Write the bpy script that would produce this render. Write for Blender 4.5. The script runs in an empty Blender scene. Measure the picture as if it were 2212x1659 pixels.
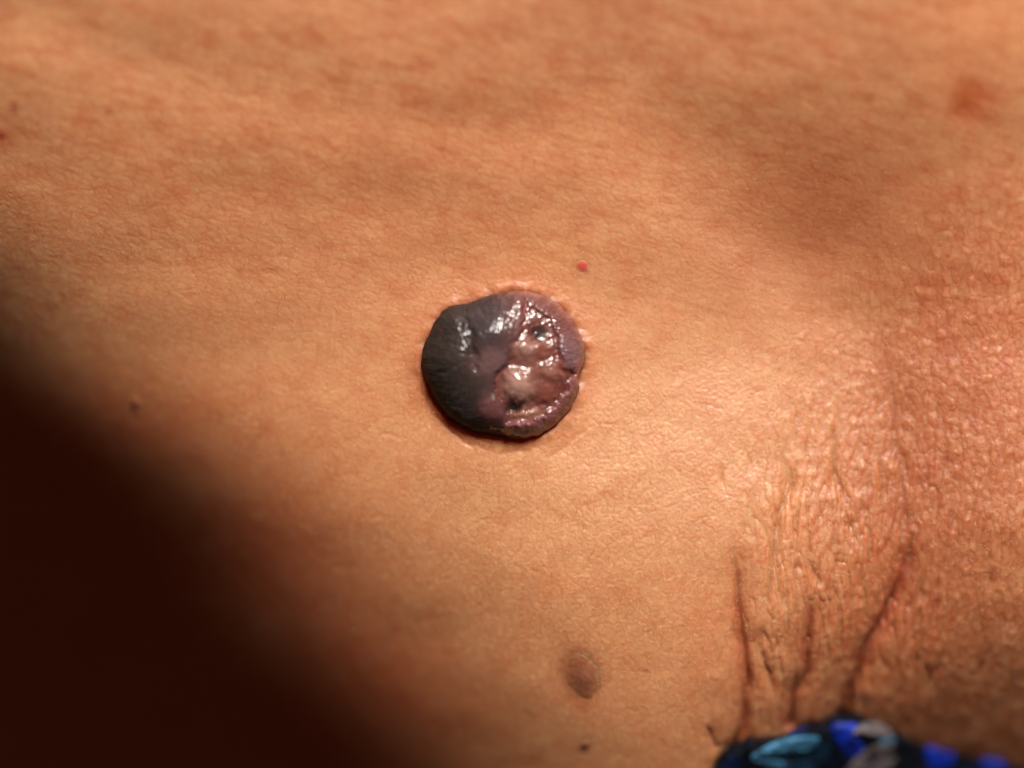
import bpy, math
import numpy as np

# ------------------------------------------------------------------ camera, world, light
S = 1e-4                       # one picture pixel (of 1024) on the skin = 0.1 mm
scene = bpy.context.scene
D = 0.30
cam = bpy.data.cameras.new('camera'); camo = bpy.data.objects.new('camera', cam)
scene.collection.objects.link(camo); scene.camera = camo
camo.location = (0, 0, D); camo.rotation_euler = (0, 0, 0)
cam.sensor_width = 36.0; cam.lens = 36.0 * D / 0.1024
cam.clip_start = 0.01; cam.clip_end = 10
cam.dof.use_dof = True; cam.dof.focus_distance = D - 0.0002; cam.dof.aperture_fstop = 3.0
cam.dof.aperture_blades = 7

w = bpy.data.worlds.new('World'); scene.world = w; w.use_nodes = True
bg = w.node_tree.nodes['Background']; bg.inputs[0].default_value = (1.0, 0.32, 0.17, 1); bg.inputs[1].default_value = 0.032

LAZ = math.radians(76); LEL = math.radians(50); LD = 0.75
lamp = bpy.data.lights.new('examination_lamp', 'AREA'); lamp.shape = 'DISK'; lamp.size = 0.20
lamp.energy = 11.8; lamp.color = (1.0, 0.93, 0.84)
lampo = bpy.data.objects.new('examination_lamp', lamp); scene.collection.objects.link(lampo)
lv = np.array([math.cos(LEL)*math.cos(LAZ), math.cos(LEL)*math.sin(LAZ), math.sin(LEL)])
lampo.location = tuple(lv * LD)
import mathutils
lampo.rotation_euler = mathutils.Vector(tuple(-lv)).to_track_quat('-Z', 'Y').to_euler()

vs = scene.view_settings
vs.view_transform = 'Standard'; vs.look = 'None'; vs.gamma = 1; vs.exposure = 0.0; vs.use_curve_mapping = False
scene.render.resolution_x = 1024; scene.render.resolution_y = 768

# ------------------------------------------------------------------ numpy helpers
rng = np.random.default_rng(7)
def hsh(ix, iy, seed):
    h = (ix.astype(np.int64)*374761393 + iy.astype(np.int64)*668265263 + seed*2147483647 + 1274126177) & 0xFFFFFFFF
    h = ((h ^ (h >> 13)) * 1274126177) & 0xFFFFFFFF
    h = ((h ^ (h >> 16)) * 2246822519) & 0xFFFFFFFF
    h = h ^ (h >> 15)
    return (h & 0xFFFFFF) / float(0x1000000)
def noise(x, y, seed=0):
    ix = np.floor(x); iy = np.floor(y); fx = x-ix; fy = y-iy
    u = fx*fx*fx*(fx*(fx*6-15)+10); v = fy*fy*fy*(fy*(fy*6-15)+10)
    def g(a, b, dx, dy):
        t = hsh(a, b, seed)*2*math.pi
        return np.cos(t)*dx + np.sin(t)*dy
    n00 = g(ix, iy, fx, fy); n10 = g(ix+1, iy, fx-1, fy); n01 = g(ix, iy+1, fx, fy-1); n11 = g(ix+1, iy+1, fx-1, fy-1)
    return 1.5*((n00*(1-u)+n10*u)*(1-v) + (n01*(1-u)+n11*u)*v)
def fbm(x, y, seed=0, oc=3):
    r = 0; a = 1
    for i in range(oc):
        r = r + a*noise(x*2**i, y*2**i, seed+i*17); a *= .5
    return r
def voro(x, y, seed=0, jit=0.9):
    ix = np.floor(x); iy = np.floor(y); f1 = np.full(x.shape, 9.); f2 = np.full(x.shape, 9.); cid = np.zeros(x.shape)
    for dx in (-1, 0, 1):
        for dy in (-1, 0, 1):
            cx = ix+dx; cy = iy+dy
            px = cx+.5+jit*(hsh(cx, cy, seed)-.5); py = cy+.5+jit*(hsh(cx, cy, seed+91)-.5)
            d = np.hypot(x-px, y-py)
            nr = d < f1
            f2 = np.where(nr, f1, np.minimum(f2, d)); f1 = np.where(nr, d, f1)
            cid = np.where(nr, hsh(cx, cy, seed+37), cid)
    return f1, f2, cid
def sg(x): return 1/(1+np.exp(-np.clip(x, -40, 40)))
def sp(x, k): return k*np.logaddexp(0, x/k)
def ss(a, b, x):
    t = np.clip((x-a)/(b-a), 0, 1); return t*t*(3-2*t)
def rot(x, y, deg):
    a = math.radians(deg); return x*math.cos(a)+y*math.sin(a), -x*math.sin(a)+y*math.cos(a)
def gau(x, y, cx, cy, rx, ry, deg=0):
    u, v = rot(x-cx, y-cy, deg); return np.exp(-((u/rx)**2+(v/ry)**2))
def polydist(x, y, pts):
    """distance to an open polyline and the running parameter 0..1 of the nearest point"""
    pts = np.array(pts, float); n = len(pts)-1
    best = np.full(x.shape, 1e9); par = np.zeros(x.shape)
    for i in range(n):
        ax, ay = pts[i]; bx, by = pts[i+1]; dx, dy = bx-ax, by-ay
        t = np.clip(((x-ax)*dx+(y-ay)*dy)/(dx*dx+dy*dy), 0, 1)
        d = np.hypot(x-ax-t*dx, y-ay-t*dy); m = d < best
        best = np.where(m, d, best); par = np.where(m, (i+t)/n, par)
    return best, par
def insdist(x, y, pts):
    """signed distance to a closed polygon, positive inside"""
    P = list(pts)+[pts[0]]; d, _ = polydist(x, y, P)
    c = np.zeros(x.shape, bool)
    for i in range(len(pts)):
        x1, y1 = P[i]; x2, y2 = P[i+1]
        if y1 == y2: continue
        c ^= ((y1 > y) != (y2 > y)) & (x < (x2-x1)*(y-y1)/(y2-y1)+x1)
    return np.where(c, d, -d)
def Z(a, b): return (400+a/9.22, 270+b/9.22)          # enlarged nodule view -> picture pixel
def F(a, b): return (675+a/5.218, 450+b/5.218)        # enlarged fold view -> picture pixel

def make_mesh(name, co, quads, mat, parent=None, col=None, tris=None):
    me = bpy.data.meshes.new(name)
    faces = np.asarray(quads, np.int32); k = faces.shape[1]
    me.vertices.add(len(co)); me.vertices.foreach_set('co', np.ascontiguousarray(co, np.float32).ravel())
    me.loops.add(faces.size); me.loops.foreach_set('vertex_index', faces.ravel())
    me.polygons.add(len(faces)); me.polygons.foreach_set('loop_start', np.arange(0, faces.size, k, dtype=np.int32))
    me.update(calc_edges=True)
    me.polygons.foreach_set('use_smooth', np.ones(len(faces), bool))
    if col is not None:
        at = me.attributes.new('tint', 'FLOAT_COLOR', 'POINT')
        c4 = np.ones((len(co), 4), np.float32); c4[:, :3] = col; at.data.foreach_set('color', c4.ravel())
    me.materials.append(mat)
    o = bpy.data.objects.new(name, me); scene.collection.objects.link(o)
    if parent is not None: o.parent = parent
    return o
def grid_quads(nr, nc, wrap=False):
    i = np.arange(nr*nc).reshape(nr, nc)
    a = i[:-1]; b = i[1:]
    if wrap:
        a2 = np.roll(a, -1, 1); b2 = np.roll(b, -1, 1)
    else:
        a2 = a[:, 1:]; b2 = b[:, 1:]; a = a[:, :-1]; b = b[:, :-1]
    return np.stack([a.ravel(), b.ravel(), b2.ravel(), a2.ravel()], 1)
def world(px, py, h): return np.stack([(px-512)*S, (384-py)*S, h*S], -1)

# ------------------------------------------------------------------ materials
def new_mat(name):
    m = bpy.data.materials.new(name); m.use_nodes = True
    nt = m.node_tree; p = nt.nodes['Principled BSDF']; return m, nt, p
def tinted(name, rough, spec, sss=0, sss_r=(1, .3, .15), sss_s=.001, coat=0, coat_r=.1, bump=(3000., .00003, .5), rough_var=0):
    m, nt, p = new_mat(name); N = nt.nodes; L = nt.links
    a = N.new('ShaderNodeAttribute'); a.attribute_name = 'tint'
    tc = N.new('ShaderNodeTexCoord')
    nz = N.new('ShaderNodeTexNoise'); nz.inputs['Scale'].default_value = bump[0]; nz.inputs['Detail'].default_value = 3
    L.new(tc.outputs['Object'], nz.inputs['Vector'])
    mr = N.new('ShaderNodeMapRange'); mr.inputs[3].default_value = .86; mr.inputs[4].default_value = 1.14
    L.new(nz.outputs[0], mr.inputs[0])
    vm = N.new('ShaderNodeVectorMath'); vm.operation = 'SCALE'
    L.new(a.outputs['Color'], vm.inputs[0]); L.new(mr.outputs[0], vm.inputs['Scale'])
    L.new(vm.outputs[0], p.inputs['Base Color'])
    p.inputs['Roughness'].default_value = rough; p.inputs['Specular IOR Level'].default_value = spec
    if rough_var:
        m2 = N.new('ShaderNodeMapRange'); m2.inputs[1].default_value = .35; m2.inputs[2].default_value = .65
        m2.inputs[3].default_value = rough-rough_var; m2.inputs[4].default_value = rough+rough_var
        L.new(nz.outputs[0], m2.inputs[0]); L.new(m2.outputs[0], p.inputs['Roughness'])
    if sss:
        p.inputs['Subsurface Weight'].default_value = sss; p.inputs['Subsurface Radius'].default_value = sss_r
        p.inputs['Subsurface Scale'].default_value = sss_s
    p.inputs['Coat Weight'].default_value = coat; p.inputs['Coat Roughness'].default_value = coat_r
    b = N.new('ShaderNodeBump'); b.inputs['Distance'].default_value = bump[1]; b.inputs['Strength'].default_value = bump[2]
    L.new(nz.outputs[0], b.inputs['Height']); L.new(b.outputs[0], p.inputs['Normal'])
    if coat: L.new(b.outputs[0], p.inputs['Coat Normal'])
    return m
M_skin = tinted('tanned_skin', .52, .65, sss=.9, sss_r=(1, .22, .10), sss_s=.0024, bump=(4500., .00003, .8), rough_var=.10)
M_mole = tinted('mole_skin', .50, .25, sss=.5, sss_s=.0008, bump=(5000., .00002, .6))
M_foot = tinted("nodule_base_skin", .62, .12, bump=(4500., .00003, .6))
M_dark = tinted('dark_nodule_skin', .26, .28, bump=(5200., .00002, .4), coat=.40, coat_r=.09, rough_var=.06)
M_wet = tinted('moist_tissue', .30, .45, bump=(3600., .00002, .4), coat=.55, coat_r=.07, rough_var=.08)

# ------------------------------------------------------------------ shape of the skin
NOD = [(195,870),(213,720),(270,600),(330,460),(400,370),(520,318),(600,322),(740,268),(870,225),(1010,200),(1150,190),(1300,225),
       (1430,290),(1530,380),(1620,520),(1690,650),(1710,760),(1695,880),(1650,965),(1655,1090),(1600,1230),(1500,1360),(1380,1460),
       (1270,1530),(1130,1560),(980,1535),(850,1505),(700,1490),(560,1430),(430,1340),(330,1200),(265,1080),(215,980)]
NOD = np.array([Z(*p) for p in NOD])
NC = np.array(Z(950, 870))
_a = np.arctan2(NOD[:, 1]-NC[1], NOD[:, 0]-NC[0]); _r = np.hypot(NOD[:, 0]-NC[0], NOD[:, 1]-NC[1]); _o = np.argsort(_a)
_aa = np.concatenate([_a[_o]-2*math.pi, _a[_o], _a[_o]+2*math.pi]); _rr = np.tile(_r[_o], 3)
_fa = np.linspace(-math.pi, math.pi, 721); _fr = np.interp(_fa, _aa, _rr)
_k = np.exp(-(np.arange(-12, 13)/4.5)**2); _k /= _k.sum()
_fr = np.convolve(np.concatenate([_fr[-13:-1], _fr, _fr[1:13]]), _k, 'same')[12:-12]
def nod_R(phi): return np.interp(phi, _fa, _fr)
def nod_d(x, y):
    r = np.hypot(x-NC[0], y-NC[1]); return r - nod_R(np.arctan2(y-NC[1], x-NC[0]))

BX = [560, 640, 690, 708, 714, 721, 731, 746, 752, 790, 798, 817, 838, 844, 866, 909, 947, 982, 1024, 1200, 1700]
BY = [1060, 960, 840, 792, 770, 749, 738, 735, 730, 731, 728, 724, 721, 715, 715, 731, 743, 754, 762, 800, 890]
def cloth_edge(x): return np.interp(x, BX, BY)+23+7*sg((790-x)/12)

def term(x, y):
    xx = x + 10*noise(x/260, y/260, 5)
    t1 = (xx-65)*(-.61)+(y-428)*.79; t2 = (xx-236)*(-.82)+(y-606)*.57
    return -40*np.logaddexp(-t1/40, -t2/40)+14
def h_large(x, y):
    h = .15*(sp(y-320, 40)-sp(y-570, 45))-22 - 1.95*sp(term(x, y)+52*(.55+.45*sg((y-500)/60)), 72+40*sg((y-520)/70))
    h = h + .34*sp(320-y, 60)
    h = h + .05*sp(300-x, 60)*sg((330-y)/50)
    h = h - .30*sp(y-690, 40)*sg((760-x)/40)
    h = h - .62*sp(y-645, 36)*sg((x-770)/40) - .22*sp(y-570, 40)*sg((x-870)/30) - .16*sp(y-520, 60)*sg((x-800)/60)
    d, p = polydist(x, y, [(600, 100), (730, 185), (800, 250), (850, 330), (885, 440), (900, 560)])
    h = h - 12*np.exp(-(d/78)**2)
    h = h + 9*gau(x, y, 1010, 330, 70, 190) + 9*gau(x, y, 930, 40, 200, 90, 25)
    d, p = polydist(x, y, [(-60, 10), (130, 55), (330, 120), (520, 130)])
    h = h - 2.6*np.exp(-(d/34)**2)
    d, p = polydist(x, y, [(-60, 150), (160, 170), (380, 215), (560, 200)])
    h = h - 1.5*np.exp(-(d/30)**2)
    h = h + 2.6*fbm(x/150, y/110, 11, 2)*sg((-term(x, y)-80)/35)
    # the body goes on and rounds away beyond the picture
    h = h - .0013*sp(-60-y, 30)**2 - .0010*sp(x-1100, 30)**2 - .0004*sp(-60-x, 30)**2
    return h
GR = [  # (points, depth at start, depth at end, width, swelling)
 ([F(300,380),F(312,560),F(325,700),F(345,900),F(362,1050),F(388,1200),F(384,1400),F(366,1540),F(340,1700)], .5, 18, 5.2, 14),
 ([F(625,120),F(605,210),F(545,330),F(512,560),F(496,700),F(470,800),F(484,900)], 1.5, 2.0, 1.7, 3),
 ([F(690,560),F(730,640),F(760,690),F(745,730)], 1.5, 2.0, 1.5, 2),
 ([F(700,730),F(718,850),F(705,1000),F(694,1180),F(660,1300),F(640,1480)], 1, 20, 5.0, 13),
 ([F(1270,220),F(1245,480),F(1212,640),F(1172,750),F(1110,880),F(1050,1030),F(1000,1170),F(955,1330),F(930,1540)], 1.0, 24, 6.2, 16),
 ([F(855,400),F(850,560),F(838,700)], 2.2, 1.2, 1.5, 2),
 ([F(1190,440),F(1184,580),F(1205,650)], 1.8, 2.5, 1.5, 2),
 ([F(900,320),F(935,430),F(990,560)], 1.0, .6, 1.4, 1.5),
 ([F(470,900),F(440,1010),F(500,1180),F(545,1340)], .8, 3.0, 1.8, 3),
 ([F(800,740),F(790,900),F(770,1050)], .8, .8, 1.5, 1.5),
 ([F(860,760),F(880,960),F(870,1100)], .7, .9, 1.5, 1.5),
 ([F(600,60),F(596,170),F(612,260)], 1.4, 1.2, 1.6, 2),
 ([F(1180,-60),F(1220,120),F(1240,250)], 1.0, 2.2, 1.8, 2),
 ([F(850,-150),F(835,20),F(850,160),F(905,300)], .8, 1.0, 1.5, 2),
 ([F(1660,620),F(1640,760)], 1.2, 1.2, 1.6, 2),
 ([F(1710,1000),F(1640,1180),F(1600,1350)], 1.2, 1.6, 2.2, 2),
 ([F(1470,1000),F(1400,1200),F(1340,1350)], 1.0, 1.6, 2.2, 2),
 ([F(1330,900),F(1300,1100),F(1260,1300)], .8, 1.6, 2.0, 2),
 ([F(170,1440),F(205,1500),F(230,1580)], 2.0, 5.0, 1.8, 3),
 ([(880,310),(893,380),(900,450),(908,520),(905,580)], 1.0, 2.4, 7.0, 3),
 ([F(985,560),F(1000,760),F(985,900)], .6, .6, 1.4, 1),
 ([F(560,760),F(600,950),F(600,1150)], .6, .9, 1.5, 1),
 ([F(750,-200),F(690,0),F(700,150)], .7, .7, 1.4, 1),
]
_w = np.random.default_rng(44)
for _i in range(36):
    _x = _w.uniform(715, 945); _y = _w.uniform(410, 690); _l = _w.uniform(25, 80)
    _t = math.radians(90+ (865-_x)*-.10 + _w.normal(0, 7))
    _b = _w.normal(0, 4)
    GR.append(([(_x, _y), (_x+.5*_l*math.cos(_t)+_b, _y+.5*_l*math.sin(_t)), (_x+_l*math.cos(_t), _y+_l*math.sin(_t))], _w.uniform(.5, 1.2), _w.uniform(.5, 1.4), _w.uniform(1.3, 2.0), _w.uniform(.3, .8)))
def h_folds(x, y):
    h = np.zeros(x.shape); deep = np.zeros(x.shape)
    wob = 2.6*noise(x/16, y/30, 31)+.5*noise(x/6, y/12, 32)
    for pts, d0, d1, wd, sw in GR:
        P = np.array(pts); m = (x > P[:, 0].min()-70) & (x < P[:, 0].max()+70) & (y > P[:, 1].min()-70) & (y < P[:, 1].max()+70)
        if not m.any(): continue
        d, p = polydist(x[m]+wob[m], y[m], pts)
        dep = (d0+(d1-d0)*p)*ss(0, .22 if len(pts) > 3 else .5, p)
        if d1 < 4: dep = dep*ss(1, .7 if len(pts) > 3 else .5, p)
        wl = wd*(.55+.45*p)
        endd = np.exp(-(d/wl)**1.1)*dep*.8
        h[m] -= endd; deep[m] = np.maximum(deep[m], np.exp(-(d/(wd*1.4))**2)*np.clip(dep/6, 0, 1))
        h[m] -= 1.25*sw*(dep/max(d0, d1))*np.exp(-np.abs(d/(wl*(6.0 if d1 > 4 else 4.0)))**1.5)
    # fine branching wrinkles fanning up from the garment
    k = ss(712, 790, x+18*noise(x/40, y/60, 36))*ss(985, 900, x)*ss(380, 560, y+40*noise(x/50, y/70, 37))
    u = 835+(x-835)*(1-.0011*(560-y))+3*noise(x/30, y/45, 34)
    for su, sv, a, w, sd in ((15, 75, 2.3, .055, 35), (9, 46, 1.2, .07, 38)):
        n = noise(u/su, y/sv, sd)+.22*noise(u/(su*.4), y/(sv*.35), sd+1)
        c = np.exp(-np.abs(n)/w)*k*np.clip(.65+.9*noise(x/34, y/60, sd+2), .1, 1.2)
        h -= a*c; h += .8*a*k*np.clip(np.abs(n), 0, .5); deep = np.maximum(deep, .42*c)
    return h, deep
def masks(x, y):
    mr = sg((x-770+.22*(y-500))/45)*ss(150, 420, y)          # coarse wrinkled skin on the right
    mr = np.clip(mr + .8*sg((x-930)/40)*ss(90, 230, y), 0, 1)
    mul = sg((400-y-.25*(x-400))/60)*(1-mr)                    # streaked skin at upper left
    return mr, mul
def cells(x, y, seed, jit=.95, wd=.16):
    f1, f2, c = voro(x, y, seed, jit); return np.exp(-(f2-f1)/wd), c, f1
def h_micro(x, y):
    mr, mul = masks(x, y)
    wx = x+3.5*noise(x/25, y/25, 61)+1.2*noise(x/8, y/8, 63); wy = y+3.5*noise(x/25, y/25, 62)+1.2*noise(x/8, y/8, 64)
    # around the nodule the cells are drawn along the swelling
    u, v = rot(wx, wy, 16)
    A, ca, _ = cells(u/13.0, v/6.0, 1)
    A2, _, fa2 = cells(u/5.0, v/3.0, 2)
    u, v = rot(wx, wy, -48)
    B, cb, fb = cells(u/8.6, v/6.8, 3)
    B2, _, fb2 = cells(u/3.4, v/3.0, 4)
    u, v = rot(wx, wy, -4)
    C, cc, fc = cells(u/8.0, v/14.0, 5)
    C2, _, fc2 = cells(u/5.0, v/7.0, 6)
    lm = .55+.55*noise(x/60, y/50, 77)
    dm = lambda f: np.clip(1-(f/.62)**2, 0, 1)
    hA = -.24*A*(.8+.3*lm) + .24*dm(fa2); hB = -.24*B*(.5+.8*lm) + .34*dm(fb2)*(.4+1.0*cb)
    hC = -.34*C*(.5+lm*.7) + .26*dm(fc2) + .25*(cc-.5)
    mB = np.clip(1-mr-mul, 0, 1)
    h = mul*hA + mB*hB + mr*hC
    fur = mul*(.55*A+.35*A2)+mB*(.45*B+.4*B2)+mr*(.75*C+.4*C2)
    # long faint crease lines under the nodule running down to the left
    u, v = rot(x+9*noise(x/40, y/40, 71), y+9*noise(x/40, y/40, 72), -52)
    ln, _, _ = cells(u/62, v/15, 8, wd=.07)
    k = (1-mr)*ss(330, 420, y)*.55
    h -= k*.8*ln; fur = fur + .35*k*ln
    u, v = rot(x+4*noise(x/30, y/40, 83), y, 8)
    h += mr*(.2+.6*ss(330, 480, y))*(1.0*fbm(u/9, v/26, 81, 2)+.35*noise(u/4, v/9, 84))*(1-.5*ss(620, 700, y)) + .20*noise(x/3.2, y/3.2, 82)*(1-.5*mul)
    # pale flat papules among the wrinkles
    f1, f2, c = voro(x/13, y/15, 15, .95)
    pap = mr*(c > .55)*np.exp(-(f1/.30)**2)
    h += .9*pap
    return h, fur, pap, mr, mul, ca*mul+cb*mB+cc*mr
CREASE = [[Z(120,800),Z(150,1000),Z(260,1250),Z(420,1450),Z(620,1590),Z(900,1690),Z(1200,1660),Z(1500,1540)],
          [Z(290,1290),Z(480,1500),Z(700,1640)], [Z(1300,1750),Z(1550,1600),Z(1750,1380)], [Z(620,1800),Z(900,1830),Z(1250,1790)]]
def h_around(x, y):
    d = nod_d(x, y); h = np.zeros(x.shape)
    h += 3.0*np.exp(-(np.maximum(d, 0)/34)**2)+3.5*np.exp(-(np.maximum(d, 0)/9)**2)*(.7+.6*noise(x/14, y/14, 46))              # skin drawn up at the foot of the nodule
    h -= .4*np.exp(-((d-1)/4.0)**2)
    fur = np.zeros(x.shape)
    for i, c in enumerate(CREASE):
        e, p = polydist(x+2*noise(x/9, y/9, 41), y+2*noise(x/9, y/9, 42), c); q = ss(0, .2, p)*ss(1, .8, p)
        h -= (.45, .5, .5, .0)[i]*np.exp(-(e/2.6)**2)*q; fur += (.35, .35, .3, 0)[i]*np.exp(-(e/2.5)**2)*q
    # fine pleats running out from the foot
    phi = np.arctan2(y-NC[1], x-NC[0]); k = np.exp(-np.maximum(d, 0)/14)
    pl = noise(phi*14, d/22, 45)
    h += .5*k*pl; fur += .3*k*np.clip(-pl, 0, 1)
    return h, fur, d
# small pigment marks: x, y, rx, ry, strength, colour multiplier, height
SPOTS = [(15,106,5,6,.8,(.72,.45,.40),1),(109,110,4.5,4.5,.75,(.72,.50,.36),.5),(1,134,5,6,.95,(.70,.35,.30),1),(148,207,9,7,.35,(.8,.62,.5),0),
 (135,404,4.2,5,.85,(.55,.32,.28),1),(18,406,4,4,.9,(.4,.3,.3),1),(126,491,4,4,.9,(.4,.3,.3),1),(200,525,5,4,.8,(.5,.35,.3),.5),
 (625,35,7,5,.6,(.85,.55,.38),0),(670,60,5,4,.4,(.85,.55,.4),0),(848,134,6,4,.5,(.85,.5,.38),0),(868,100,6,5,.55,(.8,.55,.42),0),
 (968,96,21,19,.9,(.90,.50,.30),-2),(962,112,12,12,.6,(.80,.50,.36),-2),(985,122,18,7,.45,(.80,.46,.32),-.5),(878,192,6,5,.4,(.8,.55,.4),0),
 (646,671,3.2,3.0,.7,(.5,.45,.5),0),(240,272,4,5,.55,(.75,.55,.45),0),(270,271,9,4,.4,(.8,.55,.45),-.5),(256,340,7,5,.3,(.85,.66,.5),0),
 (507,692,2.2,2.2,.5,(.6,.4,.4),0),(532,660,3,2.4,.3,(.7,.5,.4),0),(808,130,5,4,.45,(.82,.5,.4),0),(1000,60,12,10,.3,(.9,.7,.55),0)]
BIG = [(610,450,240,130,1.0,(1.04,1.14,1.18)),(950,440,110,260,.95,(.80,.68,.62)),(330,215,200,70,.55,(.86,.74,.68)),(120,160,110,60,.25,(.86,.74,.70)),(480,130,190,50,.45,(.9,.74,.66)),(812,205,115,85,1.0,(.70,.54,.45)),  # broad tints: painted glow at centre, browner skin and painted shade at right
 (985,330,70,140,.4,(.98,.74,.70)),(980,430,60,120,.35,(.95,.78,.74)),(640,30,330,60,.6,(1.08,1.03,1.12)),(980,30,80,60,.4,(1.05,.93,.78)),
 (330,420,110,60,.25,(1.02,1.0,.95)),(240,560,100,80,.95,(1.04,.62,.50)),(340,690,90,90,.9,(1.04,.64,.52)),(110,430,110,50,.8,(1.04,.66,.54)),(430,740,90,60,.6,(1.0,.70,.58)),(640,590,120,90,.2,(1.02,1.0,.9)),(930,650,150,130,.7,(.82,.66,.60)),  # lower-left reds paint the shadow's soft edge into the skin
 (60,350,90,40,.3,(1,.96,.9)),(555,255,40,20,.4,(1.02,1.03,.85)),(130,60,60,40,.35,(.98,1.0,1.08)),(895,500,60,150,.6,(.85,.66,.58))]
BASE = np.array([.560, .272, .128])
def on_skin(px, py):      # where on the receding skin a mark must sit to be seen at this picture position
    x, y = px, py
    for _ in range(3):
        k = 1-float(h_large(np.array([x]), np.array([y]))[0])*S/D
        x, y = 512+(px-512)*k, 384+(py-384)*k
    return x, y
SPOTS = [on_skin(t[0], t[1])+t[2:] for t in SPOTS]
def skin_colour(x, y, fur, pap, mr, cid, d, deep):
    c = np.ones(x.shape+(3,))*BASE
    def mul(k, m):
        nonlocal c
        c = c*(1+k[..., None]*(np.array(m)-1))
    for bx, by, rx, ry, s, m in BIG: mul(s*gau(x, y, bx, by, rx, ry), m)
    n = fbm(x/38, y/30, 101, 3); mul(np.clip(n, 0, 1)*.7, (.94, .78, .70)); mul(np.clip(-n, 0, 1)*.6, (1.04, 1.09, 1.10))
    u, v = rot(x, y, 16)
    n = fbm(u/34, v/9, 105, 2)*sg((330-y)/60); mul(np.clip(n, 0, 1)*.95, (.90, .72, .64)); mul(np.clip(-n, 0, 1)*.7, (1.04, 1.10, 1.14))
    f1, f2, q = voro(x/26, y/22, 111, .9)
    mul((q > .72)*np.exp(-(f1/.17)**2)*(.25+.3*mr), (.86, .62, .50))
    mul((cid-.5)*.32, (1.3, 1.5, 1.6))
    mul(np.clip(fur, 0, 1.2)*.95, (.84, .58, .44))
    mul(np.clip(pap, 0, 1)*.8, (1.08, 1.25, 1.4))
    mul(mr*np.clip(fbm(x/9, y/18, 121, 2)+.1, 0, 1)*.65, (.88, .60, .50))
    mul(deep*.85, (.68, .36, .28))  # reddens the creases and paints their shade into the skin
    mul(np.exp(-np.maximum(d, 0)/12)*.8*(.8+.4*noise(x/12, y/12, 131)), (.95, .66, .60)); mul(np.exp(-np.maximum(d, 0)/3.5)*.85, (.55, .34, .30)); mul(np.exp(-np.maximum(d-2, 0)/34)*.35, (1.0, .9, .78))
    mul(gau(x, y, *Z(110, 900), 9, 16)*.5, (.7, .55, .5))
    mul(.95*np.exp(-((np.hypot(rot(x-581, y-676, -14)[0]/21, rot(x-581, y-676, -14)[1]/31)+.10*noise(x/8, y/8, 141))**4)), (.60, .40, .32))
    mul(.9*gau(x, y, 582.5, 266.5, 6.0, 5.0, 25), (1.0, .35, .5)); mul(.8*gau(x, y, 586, 753.5, 4.5, 6, 38), (.5, .35, .35))
    for sx, sy, rx, ry, s, m, hh in SPOTS: mul(s*np.exp(-(((x-sx)/rx)**2+((y-sy)/ry)**2)**1.3), m)
    return np.clip(c, .004, .95)
def skin_surface(x, y, edge=True):
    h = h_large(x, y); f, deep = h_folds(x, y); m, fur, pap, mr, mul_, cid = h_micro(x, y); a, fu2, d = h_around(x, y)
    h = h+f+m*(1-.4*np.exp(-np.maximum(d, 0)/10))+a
    for sx, sy, rx, ry, s, mm, hh in SPOTS:
        if hh: h = h + hh*np.exp(-((x-sx)/rx)**2-((y-sy)/ry)**2)
    if edge:   # the skin tucks under at the garment
        e = y-cloth_edge(x); h = h - 2.0*sp(e+9, 6)*sg((850-x)/25) - .35*sp(e, 4)*sg((x-850)/25)
        h = np.maximum(h, h_large(x, y)-95)
    h = h - 14*ss(-3, -12, d)                # floor hidden inside the nodule
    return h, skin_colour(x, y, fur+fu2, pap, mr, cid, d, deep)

def axis(a, b, step, lo, hi):
    inner = list(np.arange(a, b, step)); s = step; L = [a]
    while L[-1] > lo: s *= 1.06; L.append(L[-1]-s)
    s = step; H = [inner[-1]]
    while H[-1] < hi: s *= 1.06; H.append(H[-1]+s)
    return np.array(L[:0:-1]+inner+H[1:])
gx = axis(-25, 1050, 1.12, -620, 1640); gy = axis(-25, 795, 1.12, -560, 1250)
X, Y = np.meshgrid(gx, gy)
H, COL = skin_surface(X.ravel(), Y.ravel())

person = bpy.data.objects.new('person', None); scene.collection.objects.link(person)
person['label'] = "person's bare tanned skin, close up, with a dark shiny nodule, small moles and vertical creases"
person['category'] = 'person'
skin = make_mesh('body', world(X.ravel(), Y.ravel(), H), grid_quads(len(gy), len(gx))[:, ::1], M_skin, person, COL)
def skin_h(x, y):
    x = np.atleast_1d(np.asarray(x, float)); y = np.atleast_1d(np.asarray(y, float)); return skin_surface(x, y)[0]

# ------------------------------------------------------------------ the nodule
CRATER = [Z(*p) for p in [(1165,330),(1300,370),(1400,480),(1455,620),(1470,790),(1490,900),(1610,950),(1560,1080),(1460,1210),(1340,1340),(1180,1395),
          (1000,1400),(975,1270),(900,1180),(850,1060),(900,930),(1000,850),(1040,660),(1140,520)]]
LUMPS = [  # centre, radii, turn, height, colour   (enlarged view units)
 (1150,735,135,100,20,7.0,(.28,.14,.11)), (1095,1065,165,150,60,10.0,(.34,.18,.145)), (1400,935,110,100,0,6,(.25,.10,.075)),
 (1180,1335,170,62,-8,4.6,(.29,.12,.085)), (1350,1120,110,90,30,3.0,(.20,.060,.045)), (1310,740,90,70,0,2.5,(.19,.060,.045)), (1230,900,90,70,40,2.4,(.20,.075,.055))]
LOBES = [(1570,790,115,185,-8,3.6,(.17,.088,.095)), (850,1290,120,140,-10,4.0,(.14,.050,.050)), (830,850,150,110,-25,1.5,(.12,.062,.062))]
PITS = [(1280,580,80,70,35,.8), (1050,1262,100,50,-18,3.0)]
RIMLINE = [Z(*p) for p in [(1060,290),(1180,290),(1330,370),(1450,520),(1520,700)]]
RIM2 = [Z(*p) for p in [(1640,880),(1600,1030),(1510,1180),(1400,1320),(1250,1420),(1000,1440)]]
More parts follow.
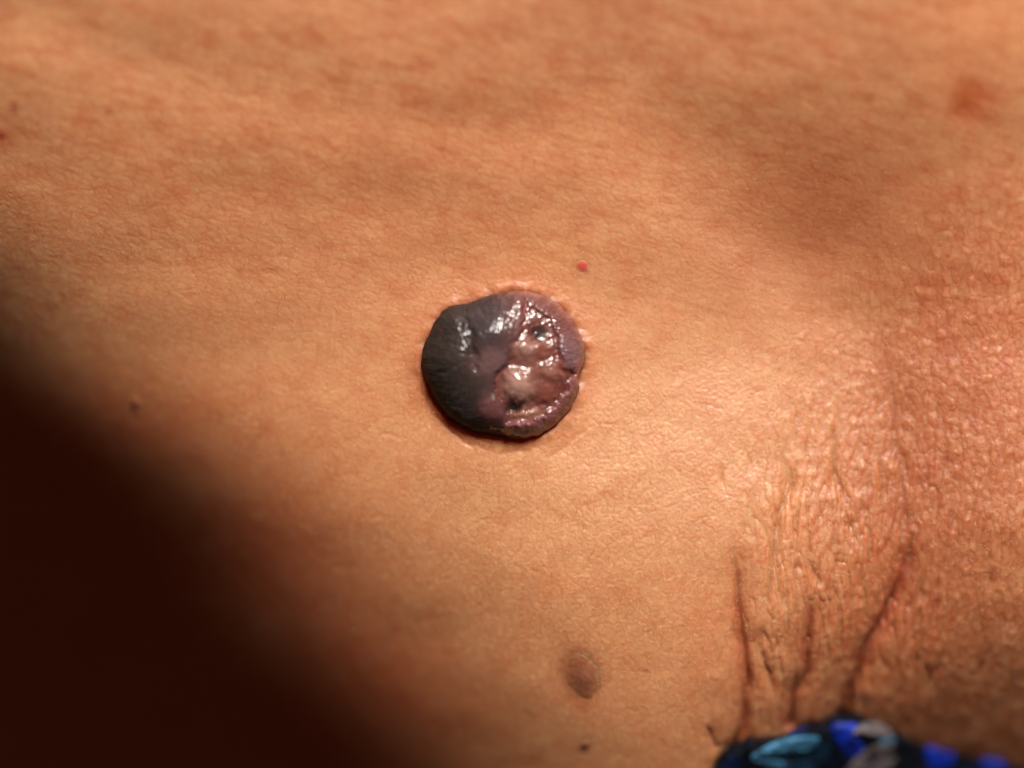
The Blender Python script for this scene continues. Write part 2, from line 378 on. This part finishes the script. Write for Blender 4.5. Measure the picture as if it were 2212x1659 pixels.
def inz(x, y): return (x-400)*9.22, (y-270)*9.22
def g8(x, y, cx, cy, rx, ry, deg, k=1.6):
    u, v = rot(x-cx, y-cy, deg); return np.exp(-((u/rx)**2+(v/ry)**2)**k)
def nod_relief(x, y):
    zx, zy = inz(x, y)
    wx = zx+26*noise(x/9, y/9, 201)+6*noise(x/3.5, y/3.5, 203); wy = zy+26*noise(x/9, y/9, 202)+6*noise(x/3.5, y/3.5, 204)
    xx, yy = 400+wx/9.22, 270+wy/9.22
    cr = insdist(xx, yy, CRATER); crm = ss(-2.4, 4.0, cr)
    h = -crm*(.9+5.6*sg((1330-zx)/70)*sg((zy-560)/90))
    lump = np.zeros(x.shape); lid = np.full(x.shape, -1)
    for i, (cx, cy, rx, ry, dg, hh, c) in enumerate(LUMPS):
        g = g8(wx, wy, cx, cy, rx, ry, dg, 1.3); h = h + hh*g*crm
        k = (g > .42) & (g > lump) & (cr > 1.5); lid = np.where(k, i, lid); lump = np.maximum(lump, g)
    for i, (cx, cy, rx, ry, dg, hh, c) in enumerate(LOBES):
        g = g8(wx, wy, cx, cy, rx, ry, dg); h = h + hh*g*(1-.7*crm)
        if i < 2: lid = np.where((g > .4) & (lid < 0), 10+i, lid)
    pit = np.zeros(x.shape)
    for cx, cy, rx, ry, dg, hh in PITS:
        g = g8(wx, wy, cx, cy, rx, ry, dg); h = h - hh*g; pit = np.maximum(pit, g)
    d, p = polydist(xx, yy, RIMLINE); rim = np.exp(-(d/5.0)**2); h = h + 1.0*rim*(1-crm)
    d, p = polydist(xx, yy, RIM2); rim2 = np.exp(-(d/4.5)**2); h = h + 3.0*rim2*(1-crm)
    # folds of the dark part
    d, p = polydist(xx, yy, [Z(560,330),Z(590,420),Z(640,560),Z(660,700),Z(700,900)]); h = h - 4.0*np.exp(-(d/4.2)**2)
    d, p = polydist(xx, yy, [Z(700,250),Z(720,330),Z(760,400)]); h = h - 1.6*np.exp(-(d/3.0)**2)
    d, p = polydist(xx, yy, [Z(200,960),Z(330,960),Z(520,900)]); h = h - 1.2*np.exp(-(d/2.6)**2)
    d, p = polydist(xx, yy, [Z(1140,260),Z(1150,420),Z(1130,520)]); h = h - 2.2*np.exp(-(d/2.0)**2); slit = np.exp(-(d/1.8)**2)
    d, p = polydist(xx, yy, [Z(1440,780),Z(1480,900),Z(1600,950)]); slit = np.maximum(slit, np.exp(-(d/3.0)**2))
    d, p = polydist(xx, yy, [Z(960,1490),Z(980,1400),Z(960,1240)]); h = h - 2.0*np.exp(-(d/2.0)**2); slit = np.maximum(slit, .7*np.exp(-(d/2.5)**2))
    h = h + 6.5*gau(zx, zy, 870, 560, 200, 170, -20) + 5.0*gau(zx, zy, 420, 850, 190, 330) + 3.0*gau(zx, zy, 480, 470, 120, 110)
    # small beads and pleats of the surface
    u, v = rot(x+1.2*noise(x/6, y/6, 210), y+1.2*noise(x/6, y/6, 211), 12)
    f1, f2, c = voro(u/5.2, v/3.3, 212, .6)
    bead = np.clip(1-(f1/.62)**2, 0, 1)
    up = np.exp(-((zy-500)/330)**2)
    h = h + (1-crm)*bead*(.16+.42*up*(.3+c)+.35*sg((zx-1150)/50))
    u, v = rot(x, y, 8)
    h = h + (1-crm)*(1-up)*sg((700-zx)/60)*.34*noise(u/14, v/2.6, 214)
    f1, f2, c2 = voro(x/3.4, y/3.4, 216, .95)
    wet = np.clip(1-(f1/.6)**2, 0, 1)
    h = h + crm*(.22*fbm(x/7, y/7, 218, 2)+.40*wet*(c2 > .8))
    return h, crm, lump, lid, pit, rim, rim2, slit, bead, zx, zy, wx, wy
NP, NR = 720, 150
phi = np.linspace(-math.pi, math.pi, NP, endpoint=False); th = np.linspace(0.0, 1.0, NR)
TH, PH = np.meshgrid(th, phi, indexing='ij')
ang = TH*math.radians(128)
rad = np.where(ang < math.pi/2, np.sin(np.minimum(ang, math.pi/2))**.88, 1-.03*(1-np.sin(ang))/.21)
zz = np.where(ang < math.pi/2, np.abs(np.cos(np.minimum(ang, math.pi/2)))**.90, np.cos(ang)*.55)
RR = nod_R(PH)*rad*(1+.012*noise(PH*9, zz*3, 230))*1.0
nx = NC[0]+RR*np.cos(PH); ny = NC[1]+RR*np.sin(PH)
rel, crm, lump, lid, pit, rim, rim2, slit, bead, zx, zy, wx, wy = [a.reshape(NR, NP) for a in nod_relief(nx.ravel(), ny.ravel())]
zc = float(h_large(np.array([NC[0]]), np.array([NC[1]]))[0])
base = h_large(nx.ravel(), ny.ravel()).reshape(NR, NP)
HN = 43*(1-.12*sg((zx-1000)/200))*(.96+.10*sg((700-zx)/150))
top = ss(-.35, .55, zz)
nh = base + 3.0 + HN*zz*np.where(zz > 0, 1, .45) + rel*top
cn = np.ones((NR, NP, 3))*np.array([.022, .016, .015])
def mixc(k, c):
    global cn
    cn = cn*(1-k[..., None])+np.array(c)*k[..., None]
n1 = fbm(nx/9, ny/9, 240, 3)
low0 = ss(.5, .1, zz)
mixc(np.clip(gau(zx, zy, 850, 480, 330, 260)*.8, 0, 1), (.045, .034, .040))
mixc(np.clip(n1, 0, 1)*.5*sg((700-zx)/80), (.055, .034, .024))
mixc(np.clip(-n1, 0, 1)*.5*sg((700-zx)/80), (.028, .022, .024))
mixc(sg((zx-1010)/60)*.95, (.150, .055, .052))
mixc(sg((zx-780)/70)*sg((zy-650)/60)*.8, (.075, .040, .042))
mixc(gau(zx, zy, 820, 850, 180, 130)*.6, (.12, .060, .060))
mixc(gau(zx, zy, 700, 1430, 200, 90)*.8, (.035, .028, .035))
mixc(ss(.0, 1, sg((zx-1250)/60)*sg((zy-1350)/40))*.7, (.16, .06, .085))
mixc(gau(zx, zy, 1300, 1480, 70, 45)*.8, (.10, .06, .10))
crc = np.clip(crm*.75+.25*np.sqrt(crm)*(.6+.8*n1), 0, 1); mixc(crc, (.120, .030, .024))
n2 = fbm(nx/4.5, ny/4.5, 244, 3); mixc(crm*np.clip(n2, 0, 1)*.8, (.22, .085, .062)); mixc(crm*np.clip(-n2, 0, 1)*.8, (.11, .020, .017))
for i, (cx, cy, rx, ry, dg, hh, c) in enumerate(LUMPS): mixc(g8(wx, wy, cx, cy, rx, ry, dg)*crm*.9, c)
for i, (cx, cy, rx, ry, dg, hh, c) in enumerate(LOBES): mixc(g8(wx, wy, cx, cy, rx, ry, dg)*(1-crm)*.85, c)
n4 = noise(nx/2.2, ny/1.6, 248); mixc(np.clip(n4, 0, 1)*.55*sg((720-zx)/60)*(1-low0), (.085, .066, .042))
n3 = fbm(nx/2.4, ny/2.4, 246, 2); cn = cn*(1+.16*n3[..., None])
mixc(slit*.6, (.15, .022, .020))
mixc(np.clip(pit*1.1, 0, 1)*.9, (.022, .013, .010))
mixc(np.exp(-(polydist(nx.ravel(), ny.ravel(), RIM2)[0].reshape(NR, NP)/5)**2)*(1-crm)*.8*np.clip(.7+.6*n1, 0, 1.2), (.30, .095, .105))
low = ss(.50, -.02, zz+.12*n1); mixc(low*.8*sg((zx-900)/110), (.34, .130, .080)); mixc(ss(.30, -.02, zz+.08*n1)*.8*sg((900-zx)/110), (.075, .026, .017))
cn = np.clip(cn*(1-.08*crm[..., None]), .003, .9)
NQ = grid_quads(NR, NP, wrap=True)
# split the continuous surface into its visibly different pieces
fl = np.zeros((NR, NP), int)                       # 0 rim and flank, 1 dark cap, 2 raw centre, 100+ lumps and lobes
fl[(sg((zx-1000-60*noise(nx/12, ny/12, 250))/10) < .5) & (zz > .20) & ~((zx+40*noise(nx/9, ny/9, 251) > 800) & (zy > 1380))] = 1
fl[crm > .5] = 2
fl[(zz < .20+.42*sg((900-zx)/100)+.10*n1) & (crm < .5)] = 3
fl = np.where((lid >= 0) & (zz > .20), 100+lid, fl)
flq = fl.ravel()[NQ[:, 0]]
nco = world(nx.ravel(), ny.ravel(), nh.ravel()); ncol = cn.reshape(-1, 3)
def piece(name, sel, mat, parent):
    q = NQ[sel]; used, inv = np.unique(q, return_inverse=True)
    return make_mesh(name, nco[used], inv.reshape(q.shape), mat, parent, ncol[used])
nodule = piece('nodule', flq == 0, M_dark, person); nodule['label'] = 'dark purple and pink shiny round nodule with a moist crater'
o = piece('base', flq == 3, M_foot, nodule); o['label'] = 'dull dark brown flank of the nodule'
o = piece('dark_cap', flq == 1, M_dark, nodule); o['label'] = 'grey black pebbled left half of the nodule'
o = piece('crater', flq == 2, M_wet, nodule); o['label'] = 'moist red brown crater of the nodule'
for i in range(len(LUMPS)):
    if (flq == 100+i).sum() > 30: piece('lump', flq == 100+i, M_wet, nodule)
for i in range(2):
    if (flq == 110+i).sum() > 30: piece('lobe', flq == 110+i, M_wet if i else M_dark, nodule)

# ------------------------------------------------------------------ moles and the red spot (plugs seated in the skin)
def plug(name, cx, cy, rx, ry, deg, hfun, cfun, mat, nr=40, nph=96, lab=None, irr=.08, seed=300):
    ph = np.linspace(0, 2*math.pi, nph, endpoint=False); rr = np.concatenate([np.linspace(0, 1, nr), [1.0, .6, 0.0]])
    R, P = np.meshgrid(rr, ph, indexing='ij')
    k = 1+irr*noise(np.cos(P)*1.7+seed, np.sin(P)*1.7, seed)+.5*irr*noise(np.cos(P)*4+seed, np.sin(P)*4, seed+1)
    u = R*rx*k*np.cos(P); v = R*ry*k*np.sin(P); a = math.radians(deg)
    x = cx+u*math.cos(a)-v*math.sin(a); y = cy+u*math.sin(a)+v*math.cos(a)
    h, c = skin_surface(x.ravel(), y.ravel()); h = h.reshape(x.shape); c = c.reshape(x.shape+(3,))
    hm = h_large(x.ravel(), y.ravel()).reshape(x.shape)
    e = ss(1, .72, R)
    hh = h*(1-e)+(hm+.35*(h-hm))*e + hfun(x, y, R) - 1.5*ss(.90, 1, R)+.12
    c = cfun(x, y, R, c)
    hh[nr] = hh[nr-1]-8; hh[nr+1] = hh[nr]-4; hh[nr+2] = hh[nr]-4
    o = make_mesh(name, world(x.ravel(), y.ravel(), hh.ravel()), grid_quads(len(rr), nph, True), mat, person, np.clip(c, .004, .9).reshape(-1, 3))
    if lab: o['label'] = lab
    return o
MX, MY = 581, 676
def mole_h(x, y, R):
    f1, f2, c = voro(x/3.4, y/3.6, 310, .9)
    u, v = rot(x-MX, y-MY, 0)
    big = gau(x, y, MX+6, MY+2, 9, 11) ; low = gau(x, y, MX+9, MY+21, 8, 8)
    return (1-R**2)*1.3 + ss(1, .7, R)*(.45*np.clip(1-(f1/.6)**2, 0, 1)*(1-.6*big)) + 1.0*big + 1.2*low
def mole_c(x, y, R, c):
    f1, f2, q = voro(x/3.4, y/3.6, 310, .9)
    k = (ss(1.0, .45, R)*(.80+.2*noise(x/7, y/7, 312)))[..., None]
    m = np.array([.23, .078, .036])*np.ones(c.shape)
    b = np.clip(1-(f1/.5)**2, 0, 1)[..., None]
    m = m*(1+.35*b*(y < MY+2)[..., None])
    lo = gau(x, y, MX+8, MY+19, 13, 13)[..., None]; m = m*(1-.70*lo)
    bg_ = gau(x, y, MX+7, MY+1, 8, 9)[..., None]; m = m*(1-bg_*.7)+np.array([.36, .150, .085])*bg_*.7
    return c*(1-k)+m*k
plug('mole', MX+2, MY+2, 16, 25, -14, mole_h, mole_c, M_skin, irr=.16, lab='brown oval pebbled mole below the nodule')
def spot_h(a): return lambda x, y, R: a*(1-R**2)
def spot_c(col, s=.9): return lambda x, y, R, c: c*(1-(s*ss(.88, .40, R))[..., None])+np.array(col)*(s*ss(.88, .40, R))[..., None]
plug('red_spot', 582.5, 266.5, 7.4, 6.2, 25, spot_h(1.2), spot_c((.48, .055, .055), .75), M_mole, 16, 48, 'small bright red spot above the nodule', seed=320)
plug('small_mole', 586, 753.5, 5, 6.8, 38, spot_h(1.4), spot_c((.16, .045, .028), .9), M_mole, 16, 48, 'small dark brown mole at the lower edge', seed=330)
plug('small_mole', *on_skin(135, 404), 6, 6.6, 10, spot_h(1.4), spot_c((.24, .065, .04), .85), M_mole, 16, 48, 'reddish brown mole near the shadow on the left', seed=340)

# ------------------------------------------------------------------ fine body hair
def hairs(name, n, dark, seed, lo, hi, rad, where, mat, lab):
    r = np.random.default_rng(seed); hx = r.uniform(-20, 1044, n*6); hy = r.uniform(-20, 770, n*6)
    k = r.random(n*6) < where(hx, hy); hx = hx[k][:n]; hy = hy[k][:n]; n = len(hx)
    a = np.radians(60)+.9*noise(hx/90, hy/90, 401)*2+r.normal(0, .75, n); ln = r.uniform(lo, hi, n); cv = r.normal(0, .5, n)
    K = 5; t = np.linspace(0, 1, K)
    AA = a[:, None]+cv[:, None]*(t-.5)[None, :]*2
    dx = np.cumsum(np.cos(AA), 1)*(ln/K)[:, None]; dy = np.cumsum(np.sin(AA), 1)*(ln/K)[:, None]
    px = hx[:, None]+dx-dx[:, :1]; py = hy[:, None]+dy-dy[:, :1]
    b = skin_h(px.ravel(), py.ravel()).reshape(px.shape)
    ph = b+.25+(np.sin(t*2.6)[None, :])*r.uniform(.3, 1.3, n)[:, None]-.8*(t == 0)[None, :]
    nxn = -np.sin(AA); nyn = np.cos(AA); rr = rad*(1-.75*t)[None, :]
    V = []
    for j in range(3):
        q = 2*math.pi*j/3
        V.append(world(px+nxn*rr*math.cos(q), py+nyn*rr*math.cos(q), ph+rr*math.sin(q)))
    V = np.stack(V, 2)                                        # n,K,3,3
    idx = np.arange(n*K*3).reshape(n, K, 3); A = idx[:, :-1]; Bq = idx[:, 1:]
    q = np.stack([A, np.roll(A, -1, 2), np.roll(Bq, -1, 2), Bq], -1).reshape(-1, 4)
    o = make_mesh(name, V.reshape(-1, 3), q, mat, person); o['kind'] = 'stuff'; o['label'] = lab
    return o
M_vel, nt, p = new_mat('pale_hair'); p.inputs['Base Color'].default_value = (.80, .60, .40, 1); p.inputs['Roughness'].default_value = .28
p.inputs['Specular IOR Level'].default_value = .8
M_hd, nt, p = new_mat('dark_hair'); p.inputs['Base Color'].default_value = (.03, .02, .015, 1); p.inputs['Roughness'].default_value = .4
def vel_where(x, y):
    return (.08+.92*sg((y-330+.2*(500-x))/50))*(1-.0*x)*(nod_d(x, y) > 3)*(y < cloth_edge(x)-12)*sg((-term(x, y)+60)/20)
hairs('fine_hair', 5200, False, 21, 3.0, 6.5, .17, vel_where, M_vel, 'short pale downy hair on the skin')
hairs('dark_hair', 26, True, 22, 4.0, 8, .16, lambda x, y: .5*(y > 430)*(x > 560)*(y < cloth_edge(x)-20), M_hd, 'few short dark hairs')

# ------------------------------------------------------------------ the garment at the lower edge
garment = None
def cloth_h(x, y):
    e = y-cloth_edge(x)
    b = h_large(x, np.minimum(cloth_edge(x), 1000)) - 17*sg((838-x)/14) - 4*sg((x-838)/14) + 4*sg((x-900)/14)
    b = b + 4.5*(1-np.exp(-np.maximum(e+10, 0)/7))*sg((x-845)/14) - .55*np.maximum(e, 0) + 1.4*noise(x/28, y/20, 501) + 9*gau(x, y, 885, 745, 34, 24) + 10*gau(x, y, 792, 750, 38, 14, -12)
    return b
def garment_mat(name, col, rough=.75, sheen=.3, patch=None):
    m, nt, p = new_mat(name); N = nt.nodes; L = nt.links
    tc = N.new('ShaderNodeTexCoord'); mp = N.new('ShaderNodeMapping'); mp.inputs['Rotation'].default_value = (0, 0, .35); mp.inputs['Scale'].default_value = (1, .62, 1)
    L.new(tc.outputs['Object'], mp.inputs[0])
    vo = N.new('ShaderNodeTexVoronoi'); vo.voronoi_dimensions = '2D'; vo.inputs['Scale'].default_value = 3300; vo.inputs['Randomness'].default_value = .35
    L.new(mp.outputs[0], vo.inputs['Vector'])
    ramp = N.new('ShaderNodeMapRange'); ramp.inputs[1].default_value = 0; ramp.inputs[2].default_value = .7; ramp.inputs[3].default_value = 2.0; ramp.inputs[4].default_value = .15
    L.new(vo.outputs['Distance'], ramp.inputs[0])
    nz = N.new('ShaderNodeTexNoise'); nz.inputs['Scale'].default_value = 700; L.new(tc.outputs['Object'], nz.inputs['Vector'])
    m2 = N.new('ShaderNodeMath'); m2.operation = 'MULTIPLY'; L.new(ramp.outputs[0], m2.inputs[0])
    m3 = N.new('ShaderNodeMapRange'); m3.inputs[1].default_value = .3; m3.inputs[2].default_value = .7; m3.inputs[3].default_value = .45; m3.inputs[4].default_value = 1.5
    L.new(nz.outputs[0], m3.inputs[0]); L.new(m3.outputs[0], m2.inputs[1])
    v2 = N.new('ShaderNodeTexVoronoi'); v2.inputs['Scale'].default_value = 520; L.new(tc.outputs['Object'], v2.inputs['Vector'])
    cr = N.new('ShaderNodeValToRGB'); L.new(v2.outputs['Color'], cr.inputs[0]); e = cr.color_ramp.elements; cr.color_ramp.interpolation = 'CONSTANT'
    e[0].color = tuple(col)+(1,); e[1].position = .62; e[1].color = tuple(patch or col)+(1,); e2 = e.new(.80); e2.color = tuple(col)+(1,)
    sc = N.new('ShaderNodeVectorMath'); sc.operation = 'SCALE'; L.new(cr.outputs[0], sc.inputs[0]); L.new(m2.outputs[0], sc.inputs['Scale'])
    L.new(sc.outputs[0], p.inputs['Base Color'])
    p.inputs['Roughness'].default_value = rough; p.inputs['Sheen Weight'].default_value = 0
    p.inputs['Specular IOR Level'].default_value = sheen
    b = N.new('ShaderNodeBump'); b.invert = True; b.inputs['Distance'].default_value = .00012; b.inputs['Strength'].default_value = .9
    L.new(vo.outputs['Distance'], b.inputs['Height']); L.new(b.outputs[0], p.inputs['Normal'])
    return m
MG_black = garment_mat('black_knit', (.005, .006, .010), .8, .06, (.005, .012, .05))
MG_light = garment_mat('light_blue_thread', (.05, .19, .34), .45)
MG_royal = garment_mat('royal_blue_thread', (.004, .022, .32), .5)
MG_teal = garment_mat('dark_teal_thread', (.006, .022, .045), .7, .1)
MG_grey = garment_mat('silver_grey_thread', (.11, .095, .10), .36)
cx_ = np.concatenate([np.linspace(600, 700, 30), np.linspace(701, 1060, 240), np.linspace(1065, 1600, 60)])
ve = np.concatenate([[-14, -13, -11], np.linspace(-9, 60, 60), np.linspace(66, 420, 50)])
CX, VE = np.meshgrid(cx_, ve); CY = cloth_edge(CX)+VE
CH = cloth_h(CX.ravel(), CY.ravel()).reshape(CX.shape)
garment = make_mesh('garment', world(CX.ravel(), CY.ravel(), CH.ravel()), grid_quads(len(ve), len(cx_)), MG_black)
garment['label'] = 'black and blue patterned knit garment tucked under the creased skin'; garment['category'] = 'garment'
def petal(pts, mat, lift, lab=None):
    P = np.array([F(*p) for p in pts])+np.array([0, 17.]); n = len(P)
    # smooth closed outline
    t = np.linspace(0, n, n*16, endpoint=False); i = t.astype(int); f = (t-i)[:, None]
    p0, p1, p2, p3 = P[(i-1) % n], P[i % n], P[(i+1) % n], P[(i+2) % n]
    C = .5*((2*p1)+(-p0+p2)*f+(2*p0-5*p1+4*p2-p3)*f**2+(-p0+3*p1-3*p2+p3)*f**3)
    nrm = np.roll(C, -1, 0)-np.roll(C, 1, 0); nrm = np.stack([nrm[:, 1], -nrm[:, 0]], 1)/np.maximum(np.hypot(*nrm.T), 1e-6)[:, None]
    C = C+nrm*(.7*np.sign(np.sin(np.arange(len(C))*2.1))*.6+.5*noise(C[:, 0]/2, C[:, 1]/2, 530))[:, None]
    c = P.mean(0); rr = np.array([0, .2, .4, .55, .7, .8, .88, .94, .98, 1.0, 1.0])
    V = c[None, None]+(C[None]-c)*rr[:, None, None]
    h = cloth_h(V[..., 0].ravel(), V[..., 1].ravel()).reshape(V.shape[:2])
    up = .45*lift*np.sqrt(np.clip(1-rr**3, 0, 1))+.4; up[-1] = -1.5
    h = h+up[:, None]+.4*noise(V[..., 0]/1.7, V[..., 1]/5, 520)+.5*noise(V[..., 0]/8, V[..., 1]/8, 521)
    o = make_mesh('petal', world(V[..., 0].ravel(), V[..., 1].ravel(), h.ravel()), grid_quads(len(rr), len(C), True)[:, ::-1], mat, garment)
    if lab: o['label'] = lab
petal([(430,1560),(520,1498),(620,1462),(780,1462),(800,1500),(760,1540),(640,1560),(520,1570)], MG_light, 3.0, 'light blue petal')
petal([(560,1640),(660,1600),(790,1560),(860,1470),(870,1560),(800,1640),(680,1700),(560,1680)], MG_teal, 1.6, 'dark teal petal')
petal([(430,1570),(520,1580),(600,1600),(660,1610),(600,1640),(480,1600)], MG_light, 1.2)
petal([(865,1400),(960,1385),(1010,1400),(960,1440),(1000,1470),(1045,1530),(1030,1580),(960,1560),(900,1500)], MG_royal, 2.0, 'royal blue patch')
petal([(960,1440),(1050,1392),(1150,1405),(1220,1470),(1150,1478),(1050,1452)], MG_grey, 4.0, 'silver grey petal nearest the skin')
petal([(960,1680),(1030,1570),(1130,1512),(1220,1522),(1205,1565),(1130,1585),(1070,1650),(1020,1740)], MG_grey, 4.0)
petal([(1080,1680),(1130,1625),(1235,1600),(1220,1650),(1150,1720)], MG_grey, 3.0)
petal([(1130,1500),(1200,1478),(1225,1500),(1190,1515)], MG_light, 1.0)
petal([(1410,1560),(1480,1545),(1555,1565),(1560,1650),(1470,1680),(1420,1630)], MG_royal, 1.5)
petal([(1730,1640),(1800,1625),(1860,1650),(1850,1720),(1760,1700)], MG_royal, 1.2)
